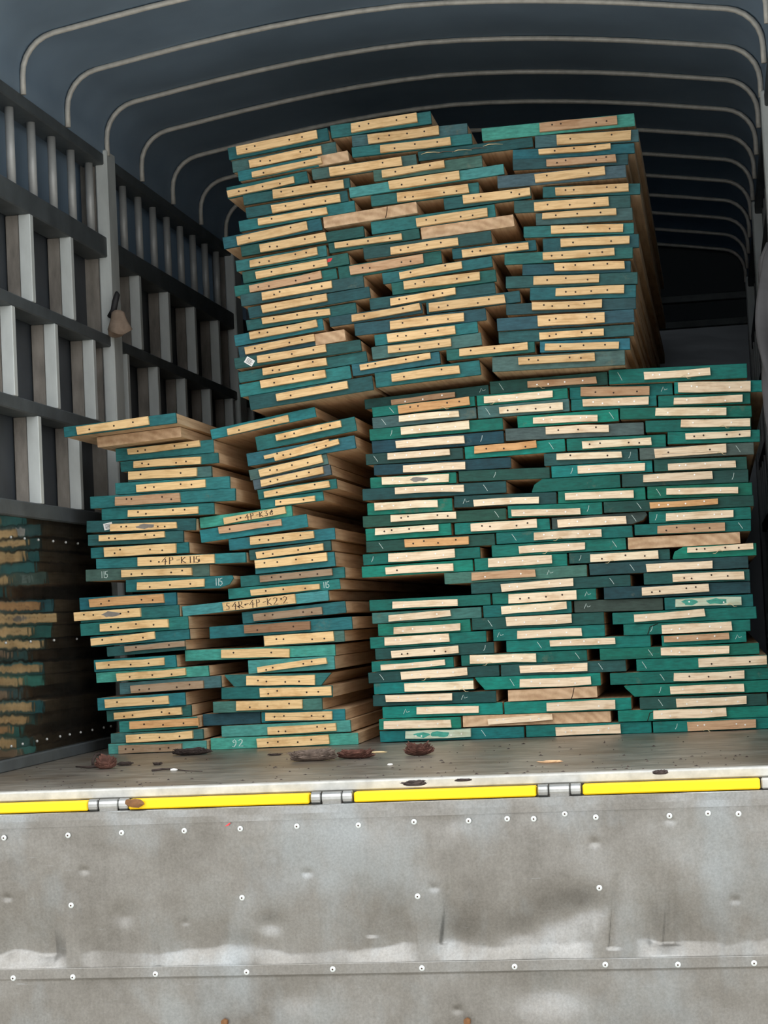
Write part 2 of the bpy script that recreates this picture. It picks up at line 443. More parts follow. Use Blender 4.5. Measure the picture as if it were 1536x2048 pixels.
# lip strip over the seam
bm = bmesh.new(); a = []
for i in range(121):
    x = -.08+(W+.16)*i/120; zs = seamZ(x)
    wv_ = .0015*noise.noise(Vector((x*5, 2, 4)))
    prof = [(-.036, zs+.001), (-.0475+wv_*.6, zs), (-.0482+wv_*.6, zs-.001), (-.049+wv_*.6, zs-.0245), (-.0485+wv_*.6, zs-.0255), (-.034, zs-.026)]
    a.append([bm.verts.new((x, yy, zz)) for yy, zz in prof])
for i in range(120):
    for k in range(5): bm.faces.new((a[i][k], a[i][k+1], a[i+1][k+1], a[i+1][k]))
tl('seam_strip', bm_mesh('seam_strip', bm), 'tailgate')
bm = bmesh.new(); bmesh.ops.create_uvsphere(bm, u_segments=12, v_segments=6, radius=.0072)
for q in bm.verts: q.co.y *= .55
rv = bm_mesh('rivet', bm, True)
bm = bmesh.new(); tube(bm, [(0, -.0035, 0), (0, -.0047, 0)], .0022, 6); rvc = bm_mesh('rivet_centre', bm)
for px, py in ((10, 1675), (138, 1670), (245, 1665), (370, 1661), (482, 1657), (595, 1652), (718, 1650), (829, 1643), (938, 1641), (1015, 1637), (1068, 1637),
               (1130, 1627), (1192, 1634), (1339, 1631), (1416, 1626), (1477, 1627), (144, 1810), (485, 1795), (836, 1792), (1199, 1775), (29, 1955), (148, 1953),
               (313, 1947), (495, 1943), (667, 1937), (845, 1935), (1030, 1932), (1211, 1928), (1356, 1928), (1508, 1925)):
    p = P(px, py)
    yy = skin_y(p.x, p.z)-.001
    if py > 1900: yy = min(yy, -.0492)
    if py < 1680: yy = min(yy, -.0475)
    r_ = tl('rivet', rv, 'stud_bright', (p.x, yy, p.z))
    link('rivet_centre', rvc, 'nail_dark', r_)
for px, py in ((450, 2044), (935, 2042)):
    p = P(px, py); bm = bmesh.new(); tube(bm, [(0, 0, 0), (0, -.012, 0)], .009, 6)
    tl('bolt', bm_mesh('bolt', bm), 'rust', (p.x, skin_y(p.x, p.z), p.z))
# flake of red paint left on the band
p = P(458, 1648); bm = bmesh.new()
f_ = [bm.verts.new(q) for q in ((-.007, 0, -.004), (.001, 0, -.003), (.008, 0, .004), (.004, 0, .004))]; bm.faces.new(f_)
tl('red_flake', bm_mesh('red_flake', bm), 'red_mark', (p.x, -.0535, p.z))

# yellow capping strips between the hinges, and the hinges, belong to the deck edge
hx = [at_y(q, 1590, -.03).x for q in (219, 665, 1120)]
ends = [-.08, hx[0]-.053, hx[0]+.053, hx[1]-.056, hx[1]+.056, hx[2]-.056, hx[2]+.056, at_y(1520, 1568, -.03).x]
for k in range(0, 8, 2):
    bm = bmesh.new(); add_box(bm, (ends[k], -.046, -.047), (ends[k+1], -.010, -.0225), .003)
    link('yellow_strip', bm_mesh('yellow_strip', bm), 'yellow', fl)
bm = bmesh.new(); add_box(bm, (ends[7]+.003, -.04, -.047), (W+.08, -.010, -.0225), .003)
link('strip_end', bm_mesh('strip_end', bm), 'sill', fl)
for x in hx:
    h = bpy.data.objects.new('hinge', None); h.location = (x, -.034, -.034); h.parent = fl; col.objects.link(h)
    for a_, b_, r_ in ((-.052, -.027, .0155), (-.025, .025, .0145), (.027, .052, .0155)):
        bm = bmesh.new(); tube(bm, [(a_, 0, 0), (a_+.002, 0, 0), (b_-.002, 0, 0), (b_, 0, 0)], [r_*.85, r_, r_, r_*.85], 14)
        link('knuckle', bm_mesh('knuckle', bm, False), 'steel', h)
    bm = bmesh.new(); add_box(bm, (-.024, -.012, -.05), (.024, .0, -.005), .002); link('hinge_leaf', bm_mesh('hinge_leaf', bm), 'tailgate', h)

# ------------------------------------------------------------------ boards
# Each row: pile, crop, end face (left x, left mid y, right x, right mid y, thickness), batten (the same five) or None, remarks.
CROP = {'G': (0, 0, 1), 'U1': (440, 210, .28), 'U2': (860, 210, .28), 'U3': (440, 490, .28), 'U4': (860, 490, .2995),
        'R1': (720, 720, .2669), 'R2': (1120, 720, .2708), 'R3': (720, 1000, .2669), 'R4': (1120, 1000, .2708), 'R5': (720, 1230, .2669), 'R6': (1120, 1230, .2708),
        'A1': (120, 810, .2148), 'A3': (120, 1030, .2148), 'A5': (120, 1260, .2148), 'B2': (430, 800, .2148), 'B4': (430, 1040, .2148), 'B6': (340, 1260, .2734)}
B = []
def rows(pile, crop, txt):
    for line in txt.strip().splitlines():
        parts = [q.strip() for q in line.split('|')]
        bd = [float(q) for q in parts[0].split()]
        bt = [float(q) for q in parts[1].split()] if len(parts) > 1 and parts[1] else None
        ox, oy, s = CROP[crop]
        cv = lambda a: [ox+a[0]*s, oy+a[1]*s, ox+a[2]*s, oy+a[3]*s, a[4]*s]
        B.append(dict(pile=pile, bd=cv(bd), bt=cv(bt) if bt else None, fl=set(parts[2].split()) if len(parts) > 2 else set(), bt2=cv([float(q) for q in parts[3].split()]) if len(parts) > 3 else None))
# upper leaning pile, column towards the slatted wall
rows('UL', 'U1', '''
65 355 790 207 85 | 120 331 695 212 62 | green
85 440 825 300 85 | 205 418 718 310 60 | smear
135 522 920 375 85 | 232 506 730 403 42 | patch
50 635 625 512 90 | 55 648 530 545 48 |
172 685 930 575 90 | 378 637 885 573 62 |
190 772 915 648 85 | 373 745 858 662 55 |
140 873 965 728 85 | 272 838 765 752 50 |
30 990 735 850 85 | 125 974 625 865 60 |
155 1055 1030 920 88 | 287 1030 758 945 60 | dark''')
rows('UL', 'U3', '''
118 152 770 40 80 | 213 139 695 47 52 |
165 240 920 100 85 | 258 216 768 127 53 | dark red
102 328 835 198 78 | 207 314 722 212 53 | tan
155 400 1030 262 85 | 302 370 800 283 54 | dark
210 490 1075 338 82 | 305 455 768 372 54 | dark
188 577 970 452 78 | 297 532 780 460 48 |
105 680 735 560 78 | 210 640 692 556 50 |
130 768 890 640 85 | 172 738 668 640 53 | dark patch
110 850 1010 722 88 | 268 805 760 723 53 | dark label
130 945 1045 793 88 | 300 904 758 823 50 |
140 1035 935 895 85 | 288 996 752 913 54 |
210 1122 1090 975 85 | 402 1088 910 998 52 | dark''')
rows('UM', 'U1', '''
775 192 1505 85 90 | 930 152 1405 75 66 |
940 258 1765 172 88 | 1055 242 1560 180 68 | smear
945 352 1800 258 85 | 1145 322 1650 265 55 |
1410 360 2235 285 88 | | dark rough
655 490 1405 385 88 | 780 480 1295 402 62 | smear
1100 510 1875 405 85 | 1160 498 1605 425 50 | smear
930 625 2030 455 85 | 1212 577 1715 508 63 | light
1080 685 1850 595 85 | 1265 660 1775 597 62 |
738 845 1410 735 85 | | bare crack
1600 700 2220 615 80 | 1735 672 2215 618 58 | dark
1080 875 1965 750 88 | 1402 842 1910 768 62 |
1430 922 2100 825 85 | | bare
770 1015 1430 905 80 | 818 1003 1298 934 42 | dark
1030 1060 1940 940 88 | 1220 1048 1703 980 58 | dark
840 1195 1580 1078 85 | 925 1180 1448 1092 66 | tan''')
rows('UM', 'G', '''
905 511 1072.6 493 23 | 924.4 508 1057.4 490.6 15 |
766 560 984.3 523 25 | 799 550.2 923.8 526.5 14.5 |
784.4 576 991.8 549.3 25 | 808 571.2 960.3 552.3 16 |
739.6 610.4 990.3 577 24 | 779.4 599.8 910.3 576.9 14 | dark
659.8 644 844.6 614.6 22 | 703.2 637 840.4 613.2 13 | dark
853 617 1039.7 593.3 24 | 857.2 615.4 1009.8 597.8 18 |
710.2 660.2 972.3 629.3 25 | 780.2 651 928.3 633.2 17 | dark rub
750.8 681.8 955.8 654.7 23 | 776 677 911.5 659.8 17 |
744.6 705.6 963.3 675.7 23 | 776 699.4 902 686.2 15 | smear
703 739 879.5 713 22 | 719.4 734.4 860 711.2 12 |
893.5 711 1069.6 693.7 22 | 918.4 703.8 1055.3 690 15 |
750.8 758.8 960.3 732.6 25 | 783 756 918.4 737 16 |''')
rows('UR', 'U2', '''
370 210 1460 102 88 | 780 157 1338 102 65 | light tan
750 262 1490 215 85 | 905 248 1435 212 68 | smear
590 345 1460 300 75 | 775 328 1290 290 42 |
592 420 1415 385 80 | 832 412 1328 374 52 | dark tan
485 555 1400 475 85 | 752 530 1253 472 60 | smear
805 622 1500 595 78 | 895 605 1418 572 55 | dark
600 722 1430 680 80 | 742 728 1275 688 65 | dark
755 812 1445 770 80 | 798 785 1330 752 45 | smear
668 905 1455 875 78 | 863 880 1378 868 58 |
805 992 1490 955 78 | 932 983 1425 958 56 |''')
rows('UR', 'U4', '''
500 100 1355 55 78 | 755 80 1235 50 48 |
618 165 1340 142 75 | 832 140 1300 123 50 | dark
508 252 1385 222 78 | 690 237 1130 222 55 | dark
668 325 1375 305 78 | 837 308 1297 288 52 |
510 430 1375 390 78 | 682 402 1148 387 50 | dark
450 535 1365 470 85 | 720 490 1165 465 70 | dark rub
458 622 1360 568 80 | 730 607 1160 580 46 | dark rub
735 680 1335 658 75 | 765 682 1262 666 46 |
415 785 1300 738 80 | 590 775 1100 745 52 | smear''')
# wide lower stack
rows('RL', 'R1', '''
25 345 960 225 85 | 222 312 700 247 40 | dark tan
95 385 870 305 78 | 288 362 820 292 60 | orange
95 468 875 390 80 | 290 440 742 397 48 | smear
75 562 1070 475 82 | 308 533 820 486 60 |
90 648 1075 570 80 | 270 633 780 593 58 | navy
45 745 775 697 78 | 205 718 672 683 48 | dark
105 828 1130 770 80 | 320 817 788 787 56 | navy
78 922 720 880 78 | 163 907 665 884 58 | stain
22 1010 1095 950 82 | 263 980 778 955 50 | dark''')
rows('RL', 'R3', '''
55 65 695 25 80 | 107 38 582 10 55 |
25 165 1100 105 82 | 230 120 720 95 50 | dark
45 260 685 215 82 | 113 235 590 202 48 |
45 352 1015 295 82 | 335 322 815 302 58 | dark orange
25 450 900 395 80 | 212 434 710 404 66 |
15 540 850 487 80 | 192 532 700 497 56 |
75 792 980 748 82 | 243 790 732 763 52 |
92 888 910 840 80 | 213 890 680 846 48 | rub''')
rows('RL', 'R5', '''
135 110 830 72 80 | 250 118 752 90 52 |
78 210 945 160 80 | 183 196 668 165 62 |
118 295 1005 245 80 | 238 298 742 260 58 | dark rub
88 388 700 350 76 | 155 395 635 361 42 |
65 472 1045 415 80 | 308 452 802 417 60 | dark
105 552 855 515 78 | 332 547 848 528 62 |
100 640 1020 608 80 | 195 618 690 600 54 | dark
170 730 1070 695 82 | 422 718 890 704 52 |
145 822 762 805 80 | 177 827 682 816 60 |
150 910 1230 875 80 | 340 900 832 886 60 | greenbatten''')
rows('RM', 'U4', '390 945 1185 880 80 | 645 926 1108 895 44 | dark tan')
rows('RM', 'R1', '''
868 302 1559 245 80 | 928 300 1445 256 52 |
880 390 1575 330 82 | 1045 380 1520 344 54 | rub
1180 460 1940 408 80 | 1295 454 1781 428 50 |
780 692 1540 629 80 | 853 668 1320 630 54 | orange
740 870 1425 845 85 | | dark
700 1060 1475 1030 80 | 852 1074 1340 1047 50 | dark''')
rows('RM', 'R2', '''
65 240 835 205 80 | 148 226 657 220 68 | tan
75 335 720 300 80 | 168 298 655 280 56 |
45 622 785 590 80 | 165 628 675 600 54 |''')
rows('RM', 'G', '''
1010.9 868.9 1287.9 855.4 22 | 1091 858.8 1218 852.7 15 | grey
1088.3 918.8 1277 908.2 22 | 1112.3 907.6 1243.2 903.6 13 | dark
1101.7 944 1305.5 931.8 22 | 1155.2 939.3 1290 933.1 15 |
1063 970.4 1241.9 960 24 | | roundl
1115 994 1292 985.4 22 | 1130.3 993 1266.8 988 14.6 |
1015 1024 1204 1016.2 23 | 1023.7 1027.2 1160.6 1023 13 |
1103 1048 1294.7 1034.7 23 | 1115 1046.7 1252.7 1038.7 16 | black roundr
991.7 1076 1264.9 1061.2 22 | 1067.8 1072.6 1203.4 1065 15.5 |
983.7 1101.4 1252.7 1086 22 | 1038 1099.3 1169.6 1091.5 15 |
942.9 1177.5 1260.8 1161 22 | 1003 1174 1146.3 1161.7 15 | dark
984.2 1198 1191.8 1187.4 22 | 1016.3 1198 1152.5 1190 18 |
966.9 1222 1143 1212.6 22 | 1002.9 1220.2 1133.5 1211.2 16 |
1148.4 1212.6 1326.3 1207 22 | | black rub
943.7 1248.7 1208 1236 23 | 1012.8 1241.7 1143.8 1235.4 18 | dark
986.9 1269.5 1209.4 1259.8 21 | 1034 1270 1163.3 1263 16 |
1013 1292.7 1300.9 1281.5 22 | 1100.3 1286.9 1230.5 1281.5 13.5 |
1001.6 1340.8 1251.9 1330.7 22 | 1040.3 1338.9 1175 1333.7 15.5 | dark
949 1366.7 1201 1357.3 23 | 1039 1366.7 1182.3 1362 17 | slantl
1016.3 1391.7 1194.5 1383.5 22 | | bare crack
1008.3 1415.5 1262.2 1406 22 | 1092.9 1414.2 1230.5 1408.2 18 |
924.2 1443 1221.6 1433.6 22 | 976.2 1442.2 1105.1 1432 12 | bare
1052.3 1462.7 1304.7 1455.3 22 | 1111.8 1464.3 1241.9 1458.8 17 |''')
rows('RM', 'R3', '''
712 217 1425 177 80 | 830 203 1325 172 64 |
853 478 1559 438 78 | 958 456 1435 430 66 |
635 588 1701 527 82 | 835 575 1315 542 58 | rub tan''')
rows('RM', 'R4', '60 432 810 400 78 | 222 430 727 402 60 | dark')
rows('RM', 'R5', '760 340 1701 302 80 | 822 332 1318 313 64 |')
rows('RR', 'R2', '''
358 115 1380 65 80 | 622 118 1112 88 54 |
840 205 1520 190 80 | 873 204 1410 192 76 |
718 305 1405 280 78 | 838 305 1348 288 52 |
440 395 1415 377 80 | 703 384 1228 378 58 |
630 490 1410 465 80 | 890 468 1403 458 56 |
790 572 1475 555 78 | 927 564 1408 545 48 |
585 692 1430 650 80 | 700 678 1228 640 64 | grey crackb
690 775 1380 755 78 | 797 790 1298 764 52 | dark white
450 885 1390 848 80 | 613 870 1127 842 58 | dark
640 975 1420 945 78 | 785 972 1318 961 46 |''')
rows('RR', 'R4', '''
325 55 1430 5 78 | 665 43 1167 10 46 | dark orange
658 127 1410 92 78 | 780 128 1282 97 54 |
552 222 1410 188 80 | 718 220 1217 198 60 | tan
497 320 1330 275 82 | | bare
830 390 1450 358 76 | 938 371 1430 345 42 | roundl
218 512 1390 455 80 | 640 505 1127 476 58 | dark
620 580 1400 550 78 | 832 577 1362 552 60 | dark
325 685 1405 637 78 | 603 670 1098 640 62 | navy
770 762 1425 735 78 | 850 760 1340 740 60 | greenbatten
388 875 1450 828 80 | 547 873 1070 834 55 |''')
rows('RR', 'R6', '''
470 112 1405 75 80 | 752 115 1268 87 64 | crackp
752 192 1375 160 78 | 768 176 1250 150 46 | tan
295 290 1470 245 82 | 745 270 1252 260 58 |
565 367 1530 335 80 | 1022 345 1525 325 68 |
372 472 1560 430 82 | 838 460 1362 445 60 |
475 562 1560 520 82 | 815 558 1362 535 60 | slantl
590 650 1530 618 78 | 860 650 1377 630 60 | dark
430 748 1560 708 80 | 688 738 1228 720 66 | crackp
682 830 1570 798 80 | 942 824 1448 801 64 | tan''')
# short stack against the slatted wall
rows('LA', 'A1', '''
40 262 1080 125 98 | 160 250 822 147 78 | Y:-.17
358 345 1135 248 95 | | bare Y:-.06
510 445 1420 355 100 | 620 403 1293 330 58 |
560 578 1470 490 98 | 677 555 1303 508 68 |
635 660 1410 612 92 | 637 660 1275 624 74 | rub
520 778 1583 715 100 | 713 776 1358 730 70 |
285 908 1633 829 104 | 512 897 1118 860 86 | tan
385 1012 1430 960 95 | 625 1013 1280 977 64 |''')
rows('LA', 'A3', '''
245 105 1330 80 100 | 462 117 1080 93 66 | dark label2 stain
262 232 1145 195 95 | 362 213 970 181 60 | dark
285 358 1195 302 98 | 408 338 1075 305 90 |
330 455 1738 395 95 | 718 435 1432 407 80 | T:pen:4P-K115
235 558 1385 505 98 | 568 548 1222 520 66 | grey T:cl:115
620 655 1620 612 98 | 722 665 1348 633 72 | roundr T:cr:115
150 825 1085 770 98 | 280 820 968 767 80 | orange
137 950 1150 882 95 | 137 948 752 905 82 | stain
200 1058 1200 985 95 | 382 1050 1018 1000 75 |''')
rows('LA', 'A5', '''
290 112 1205 40 92 | 288 98 885 38 66 |
440 205 1165 150 90 | 605 178 1165 120 50 | dark greyb
320 328 1080 280 95 | 338 334 968 295 68 |
335 445 1380 378 95 | 525 440 1165 394 70 | light
550 540 1500 472 95 | 655 562 1330 510 72 | rub greyb
355 682 1170 630 95 | 425 686 1015 650 75 |
430 800 1215 745 90 | 497 803 1125 755 68 | dark
560 897 1300 850 90 | 655 885 1300 850 74 | orange
480 1012 1335 968 92 | 625 1017 1240 982 68 | rub
460 1135 1390 1085 95 | 555 1135 1140 1112 72 | light greyb''')
# ragged stack between the wall stack and the wide stack
rows('LB', 'B2', '''
-30 335 940 112 90 | 120 312 690 185 62 |
385 390 1310 200 90 | 570 353 1172 220 60 |
310 562 1310 392 118 | 565 560 1165 408 52 | | 465 533 1070 385 35
325 700 1050 545 92 | 415 683 1000 552 72 | smear
365 815 1080 650 92 | 430 778 1010 645 62 | grey
405 920 1135 795 90 | 463 917 1068 805 60 |
420 1010 1005 925 85 | 560 990 930 947 50 |
-213 1136 710 975 98 | 75 1108 650 1000 65 | light T:pen:4P-K36''')
rows('LB', 'B4', '''
-133 143 860 -5 98 | 35 88 620 8 60 | tan
130 228 1115 122 98 | 325 196 918 134 72 |
300 330 1075 235 92 | 380 328 1003 250 66 | dark
380 420 1120 345 95 | 382 410 1050 341 78 |
235 572 1205 485 95 | 415 546 1088 478 64 | greyb
120 690 1160 595 95 | 330 678 970 618 56 | T:cr:115
-335 858 1060 702 98 | 85 808 755 733 88 | light T:pen:S4R-4P-K2.2
255 910 1215 805 98 | 360 907 998 841 68 | greyb
-48 1043 1275 950 98 | 275 1018 890 982 82 | brown''')
rows('LB', 'B6', '''
685 82 1275 42 80 | 690 74 1195 40 72 | rub
108 182 1205 142 85 | 372 160 870 152 66 | light
575 268 1205 235 88 | 643 311 1148 235 45 | light
395 370 1180 355 85 | 557 372 1060 365 70 | slantlr
380 462 1190 448 82 | 660 457 1182 446 64 |
322 565 1115 540 82 | 488 549 972 535 66 | rub
670 640 1280 618 78 | 697 642 1185 640 58 | crackb
220 660 655 640 82 | | dark
385 745 1325 700 85 | 720 752 1222 720 58 | light
288 848 1380 808 85 | 645 848 1168 820 66 | light T:cl:92''')

FRONT = dict(UL=1.36, UM=1.36, UR=1.36, RL=1.45, RM=1.45, RR=1.44, LA=1.40, LB=1.43)
for b in B:
    Y = FRONT[b['pile']] + sum(float(q[2:]) for q in b['fl'] if q.startswith('Y:'))
    b['Y'] = Y
    x0, y0, x1, y1, t = b['bd']
    a = at_y(x0, y0, Y); c = at_y(x1, y1, Y)
    ppm = F/((a+c)/2-CAM).dot(fw)
    b['xl'], b['zl'], b['xr'], b['zr'], b['t'] = a.x, a.z, c.x, c.z, t/ppm*1.03
    b['z0'] = (a.z+c.z)/2
    if b['bt']:
        x0, y0, x1, y1, t = b['bt']
        a = at_y(x0, y0, Y-.012); c = at_y(x1, y1, Y-.012)
        b['bw'] = (a.x, a.z, c.x, c.z, t/ppm)
    b['more'] = []
    if b['bt2']:
        x0, y0, x1, y1, t = b['bt2']
        a = at_y(x0, y0, Y-.012); c = at_y(x1, y1, Y-.012)
        b['more'] = [(a.x, a.z, c.x, c.z, t/ppm)]
def zc(b, x): return b['zl']+(b['zr']-b['zl'])*(x-b['xl'])/(b['xr']-b['xl'])
# settle the boards so that none runs through its neighbour or the deck
def push(bb, x, d):
    k = (x-bb['xl'])/(bb['xr']-bb['xl']); n_ = (1-k)**2+k*k
    bb['zl'] += d*(1-k)/n_; bb['zr'] += d*k/n_
for b in B:
    if b['xl'] < .035:
        b['zl'] = zc(b, .035); b['xl'] = .035
for it in range(400):
    worst = 0
    if it % 20 == 0:
        pairs = [(p, q) for i, p in enumerate(B) for q in B[i+1:] if min(p['xr'], q['xr'])-max(p['xl'], q['xl']) > -.01 and abs(p['z0']-q['z0']) < .2]
    for p, q in pairs:
        a = max(p['xl'], q['xl']); c = min(p['xr'], q['xr'])
        mid = (a+c)/2
        if -.006 < c-a < .0004 and abs(zc(p, mid)-zc(q, mid)) < .025:
            lft, rgt = (p, q) if p['xl'] < q['xl'] else (q, p)
            d = (c-a+.0065)/2
            zr = zc(lft, lft['xr']-d); lft['xr'] -= d; lft['zr'] = zr
            zl = zc(rgt, rgt['xl']+d); rgt['xl'] += d; rgt['zl'] = zl
            continue
        if c-a < .0004: continue
        u, l = (p, q) if zc(p, mid) > zc(q, mid) else (q, p)
        gaps = [(zc(u, x)-u['t']/2)-(zc(l, x)+l['t']/2)-.0012 for x in (a, c)]
        pen = -min(gaps)
        if pen <= 0: continue
        worst = max(worst, pen)
        if pen > .017 and c-a < .07:                            # side by side: trim the ends
            lft, rgt = (p, q) if p['xl'] < q['xl'] else (q, p)
            d = (c-a)/2+.0018
            zr = zc(lft, lft['xr']-d); lft['xr'] -= d; lft['zr'] = zr
            zl = zc(rgt, rgt['xl']+d); rgt['xl'] += d; rgt['zl'] = zl
            continue
        x = a if gaps[0] < gaps[1] else c
        for bb, sgn in ((u, 1), (l, -1)):
            half = pen*.5
            if bb['t'] > .033 and it < 60:
                k = min(half*.6, bb['t']-.032); bb['t'] -= k
                bb['zl'] += sgn*k/2; bb['zr'] += sgn*k/2; half -= k
            if half > 0: push(bb, x, sgn*half*(.9 if sgn > 0 else .6))
    for p in B:
        for key in ('zl', 'zr'):
            lo = p[key]-p['t']/2
            if lo < .001: p[key] += .001-lo
    if worst < .0006: break
# close the thin gaps left between boards that lie on each other
for it in range(2):
    for p in B:
        best = 1e9; who = None
        for q in B:
            if q is p: continue
            a = max(p['xl'], q['xl']); c = min(p['xr'], q['xr'])
            if c-a < .0004 or zc(q, (a+c)/2) > zc(p, (a+c)/2): continue
            gp = min((zc(p, x)-p['t']/2)-(zc(q, x)+q['t']/2) for x in (a, c))
            if gp < best: best = gp; who = q
        gp = min(p['zl'], p['zr'])-p['t']/2
        if gp < best: best = gp; who = None
        k = min(best-.0008, .012, max(0, .047-p['t']))
        if k > 0:
            p['t'] += k; p['zl'] -= k/2; p['zr'] -= k/2

TEAL = dict(U=(38, 104, 108), R=(2, 116, 104), L=(38, 114, 115))
def paint_tone(pile, fl):
    base = TEAL[pile[0]]
    j = lambda c, k: tuple(max(2, min(255, v*k+rnd.uniform(-6, 6))) for v in c)
    if 'black' in fl: return j((58, 72, 70), 1)
    if 'grey' in fl: return j((78, 96, 96), 1)
    if 'navy' in fl: return j((22, 66, 76), 1)
    if 'dark' in fl: return j((28, 76, 72) if pile[0] == 'R' else (40, 86, 88), rnd.uniform(.9, 1.08))  # dark paint; on a shadowed board this tone carries the shade
    if 'smear' in fl: return j((70, 104, 104), 1)
    if 'rub' in fl: return j((64, 112, 104), 1)
    if 'light' in fl: return j((70, 152, 142), 1)
    return j(base, rnd.uniform(.86, 1.12))
def batten_tone(pile, fl):
    if 'greyb' in fl: c = (168, 144, 118)
    elif 'brown' in fl: c = (158, 122, 92)
    elif 'tan' in fl: c = (206, 168, 132)  # brownish wood; a few battens take this tone for the shadow on them
    elif 'orange' in fl: c = (226, 176, 122)
    elif 'greenbatten' in fl: c = (206, 220, 196)
    else: c = dict(U=(236, 200, 148), R=(253, 230, 198), L=(244, 208, 152))[pile[0]]
    k = rnd.uniform(.95, 1.04)
    return tuple(min(255, v*k) for v in c)

GL = {'0': [[(.3, 0), (.05, .3), (.05, .7), (.3, 1), (.55, .7), (.55, .3), (.3, 0)]], '1': [[(.3, 0), (.3, 1)]],
      '2': [[(.05, .8), (.25, 1), (.5, .85), (.45, .55), (.05, 0), (.6, 0)]], '3': [[(.05, .95), (.5, .95), (.25, .6), (.5, .35), (.35, 0), (.05, .1)]],
      '4': [[(.45, 1), (.0, .35), (.6, .4)], [(.42, .75), (.38, -.15)]], '5': [[(.55, 1), (.15, .95), (.1, .55), (.45, .55), (.5, .2), (.25, 0), (.0, .1)]],
      '6': [[(.45, 1), (.1, .5), (.1, .15), (.35, 0), (.5, .25), (.3, .45), (.1, .3)]], '9': [[(.5, .7), (.3, 1), (.08, .75), (.2, .5), (.5, .7), (.45, .3), (.2, -.1), (.0, .0)]],
      'A': [[(.0, 0), (.25, 1), (.5, 0)], [(.1, .4), (.42, .4)]], 'P': [[(.1, -.1), (.12, 1), (.45, .95), (.48, .6), (.12, .5)]],
      'K': [[(.08, 0), (.1, 1)], [(.5, .95), (.1, .45), (.55, 0)]], 'S': [[(.5, .9), (.2, 1), (.1, .65), (.4, .4), (.35, .05), (.0, .1)]],
      'R': [[(.1, 0), (.1, 1), (.45, .9), (.4, .55), (.1, .5), (.6, 0)]], '-': [[(.1, .5), (.5, .55)]], '.': [[(.25, .02), (.3, .06)]]}
def write(text, height, r):
    bm = bmesh.new(); x = 0
    for ch in text:
        adv = {'1': .42, '.': .4, '-': .6}.get(ch, .78)
        for st in GL[ch]:
            tube(bm, [((x+px)*height*.8, 0, pz*height) for px, pz in st], r, 5, .4)
        x += adv
    me = bm_mesh('writing', bm); return me, x*height*.8

bm = bmesh.new(); tube(bm, [(0, 0, 0), (0, -.0014, 0)], .0030, 7); nail_d = bm_mesh('nail_head', bm)
bm = bmesh.new(); tube(bm, [(0, 0, 0), (0, -.0014, 0)], .0026, 7); nail_z = bm_mesh('nail_head', bm)

def section(w, t, fl, seed):
    # outline of the end of a board, counter-clockwise from the bottom left
    r = random.Random(seed); j = lambda: r.uniform(-.0011, .0011)
    c = .0016; h = w/2
    pts = [(-h+c, 0), (h-c, 0), (h, c), (h, t-c), (h-c, t), (-h+c, t), (-h, t-c), (-h, c)]
    if 'roundr' in fl: pts[1:5] = [(h-.05, 0), (h-.014, t*.3), (h, t*.75), (h-.004, t)]
    if 'roundl' in fl: pts[5:8] = [(-h+.035, t), (-h+.008, t*.6), (-h, .004)]
    if 'slantl' in fl or 'slantlr' in fl: pts[0] = (-h+.032, 0); pts[7] = (-h+.006, t*.75); pts[6] = (-h, t-.002); pts[5] = (-h+.003, t)
    if 'slantlr' in fl: pts[1] = (h-.035, 0); pts[2] = (h-.022, t*.35); pts[3] = (h-.006, t*.8); pts[4] = (h, t)
    return [(max(-h, min(h, x+j())), max(0, min(t, z+j()))) for x, z in pts]
def prism(secs, ys, cap_mat=1):
    bm = bmesh.new(); rings = [[bm.verts.new((x, y, z)) for x, z in s] for s, y in zip(secs, ys)]
    n = len(secs[0])
    for a in range(len(rings)-1):
        for k in range(n): bm.faces.new((rings[a][k], rings[a][(k+1) % n], rings[a+1][(k+1) % n], rings[a+1][k]))
    f0 = bm.faces.new(rings[0][::-1]); f1 = bm.faces.new(rings[-1]); f0.material_index = cap_mat; f1.material_index = cap_mat
    return bm

PILES = dict(
 UL=('from top in wall-side column of the upper pile', 'boards of the upper pile, wall-side column', -1),
 UM=('from top in middle column of the upper pile', 'boards of the upper pile, middle column', -1),
 UR=('from top in outer column of the upper pile', 'boards of the upper pile, outer column', -1),
 RL=('up in the wide stack\'s column beside the ragged stack', 'boards of the wide stack, near column', 1),
 RM=('up in the middle column of the wide stack', 'boards of the wide stack, middle column', 1),
 RR=('up in the wide stack\'s outermost column', 'boards of the wide stack, outer column', 1),
 LA=('up in the stack against the slatted wall', 'boards of the stack against the slatted wall', 1),
 LB=('up in the ragged stack beside the wall stack', 'boards of the ragged stack', 1))
def ordinal(n): return str(n)+({1: 'st', 2: 'nd', 3: 'rd'}.get(n % 10, 'th') if n % 100 not in (11, 12, 13) else 'th')
order = {}
for k, (ph, gp_, sgn) in PILES.items():
    for i, b in enumerate(sorted([b for b in B if b['pile'] == k], key=lambda b: sgn*b['z0'])): order[id(b)] = i+1
def board_label(b):
    fl = b['fl']
    if 'bare' in fl: look = 'bare-ended board' + ('' if not b['bt'] else ' with batten')
    else:
        tone = 'black' if 'black' in fl else 'grey-green' if fl & {'grey', 'smear', 'rub'} else 'dark green' if fl & {'dark', 'navy'} else 'light teal' if 'light' in fl else 'teal'
        look = tone+'-ended board'
        tx = [q for q in fl if q.startswith('T:')]
        if tx: look += ' marked '+tx[0].split(':')[2]
        elif 'label' in fl or 'label2' in fl: look += ' with white tag'
        elif 'red' in fl: look += ' with red mark'
        elif not b['bt']: look += ' without batten'
    return look+', '+ordinal(order[id(b)])+' '+PILES[b['pile']][0]

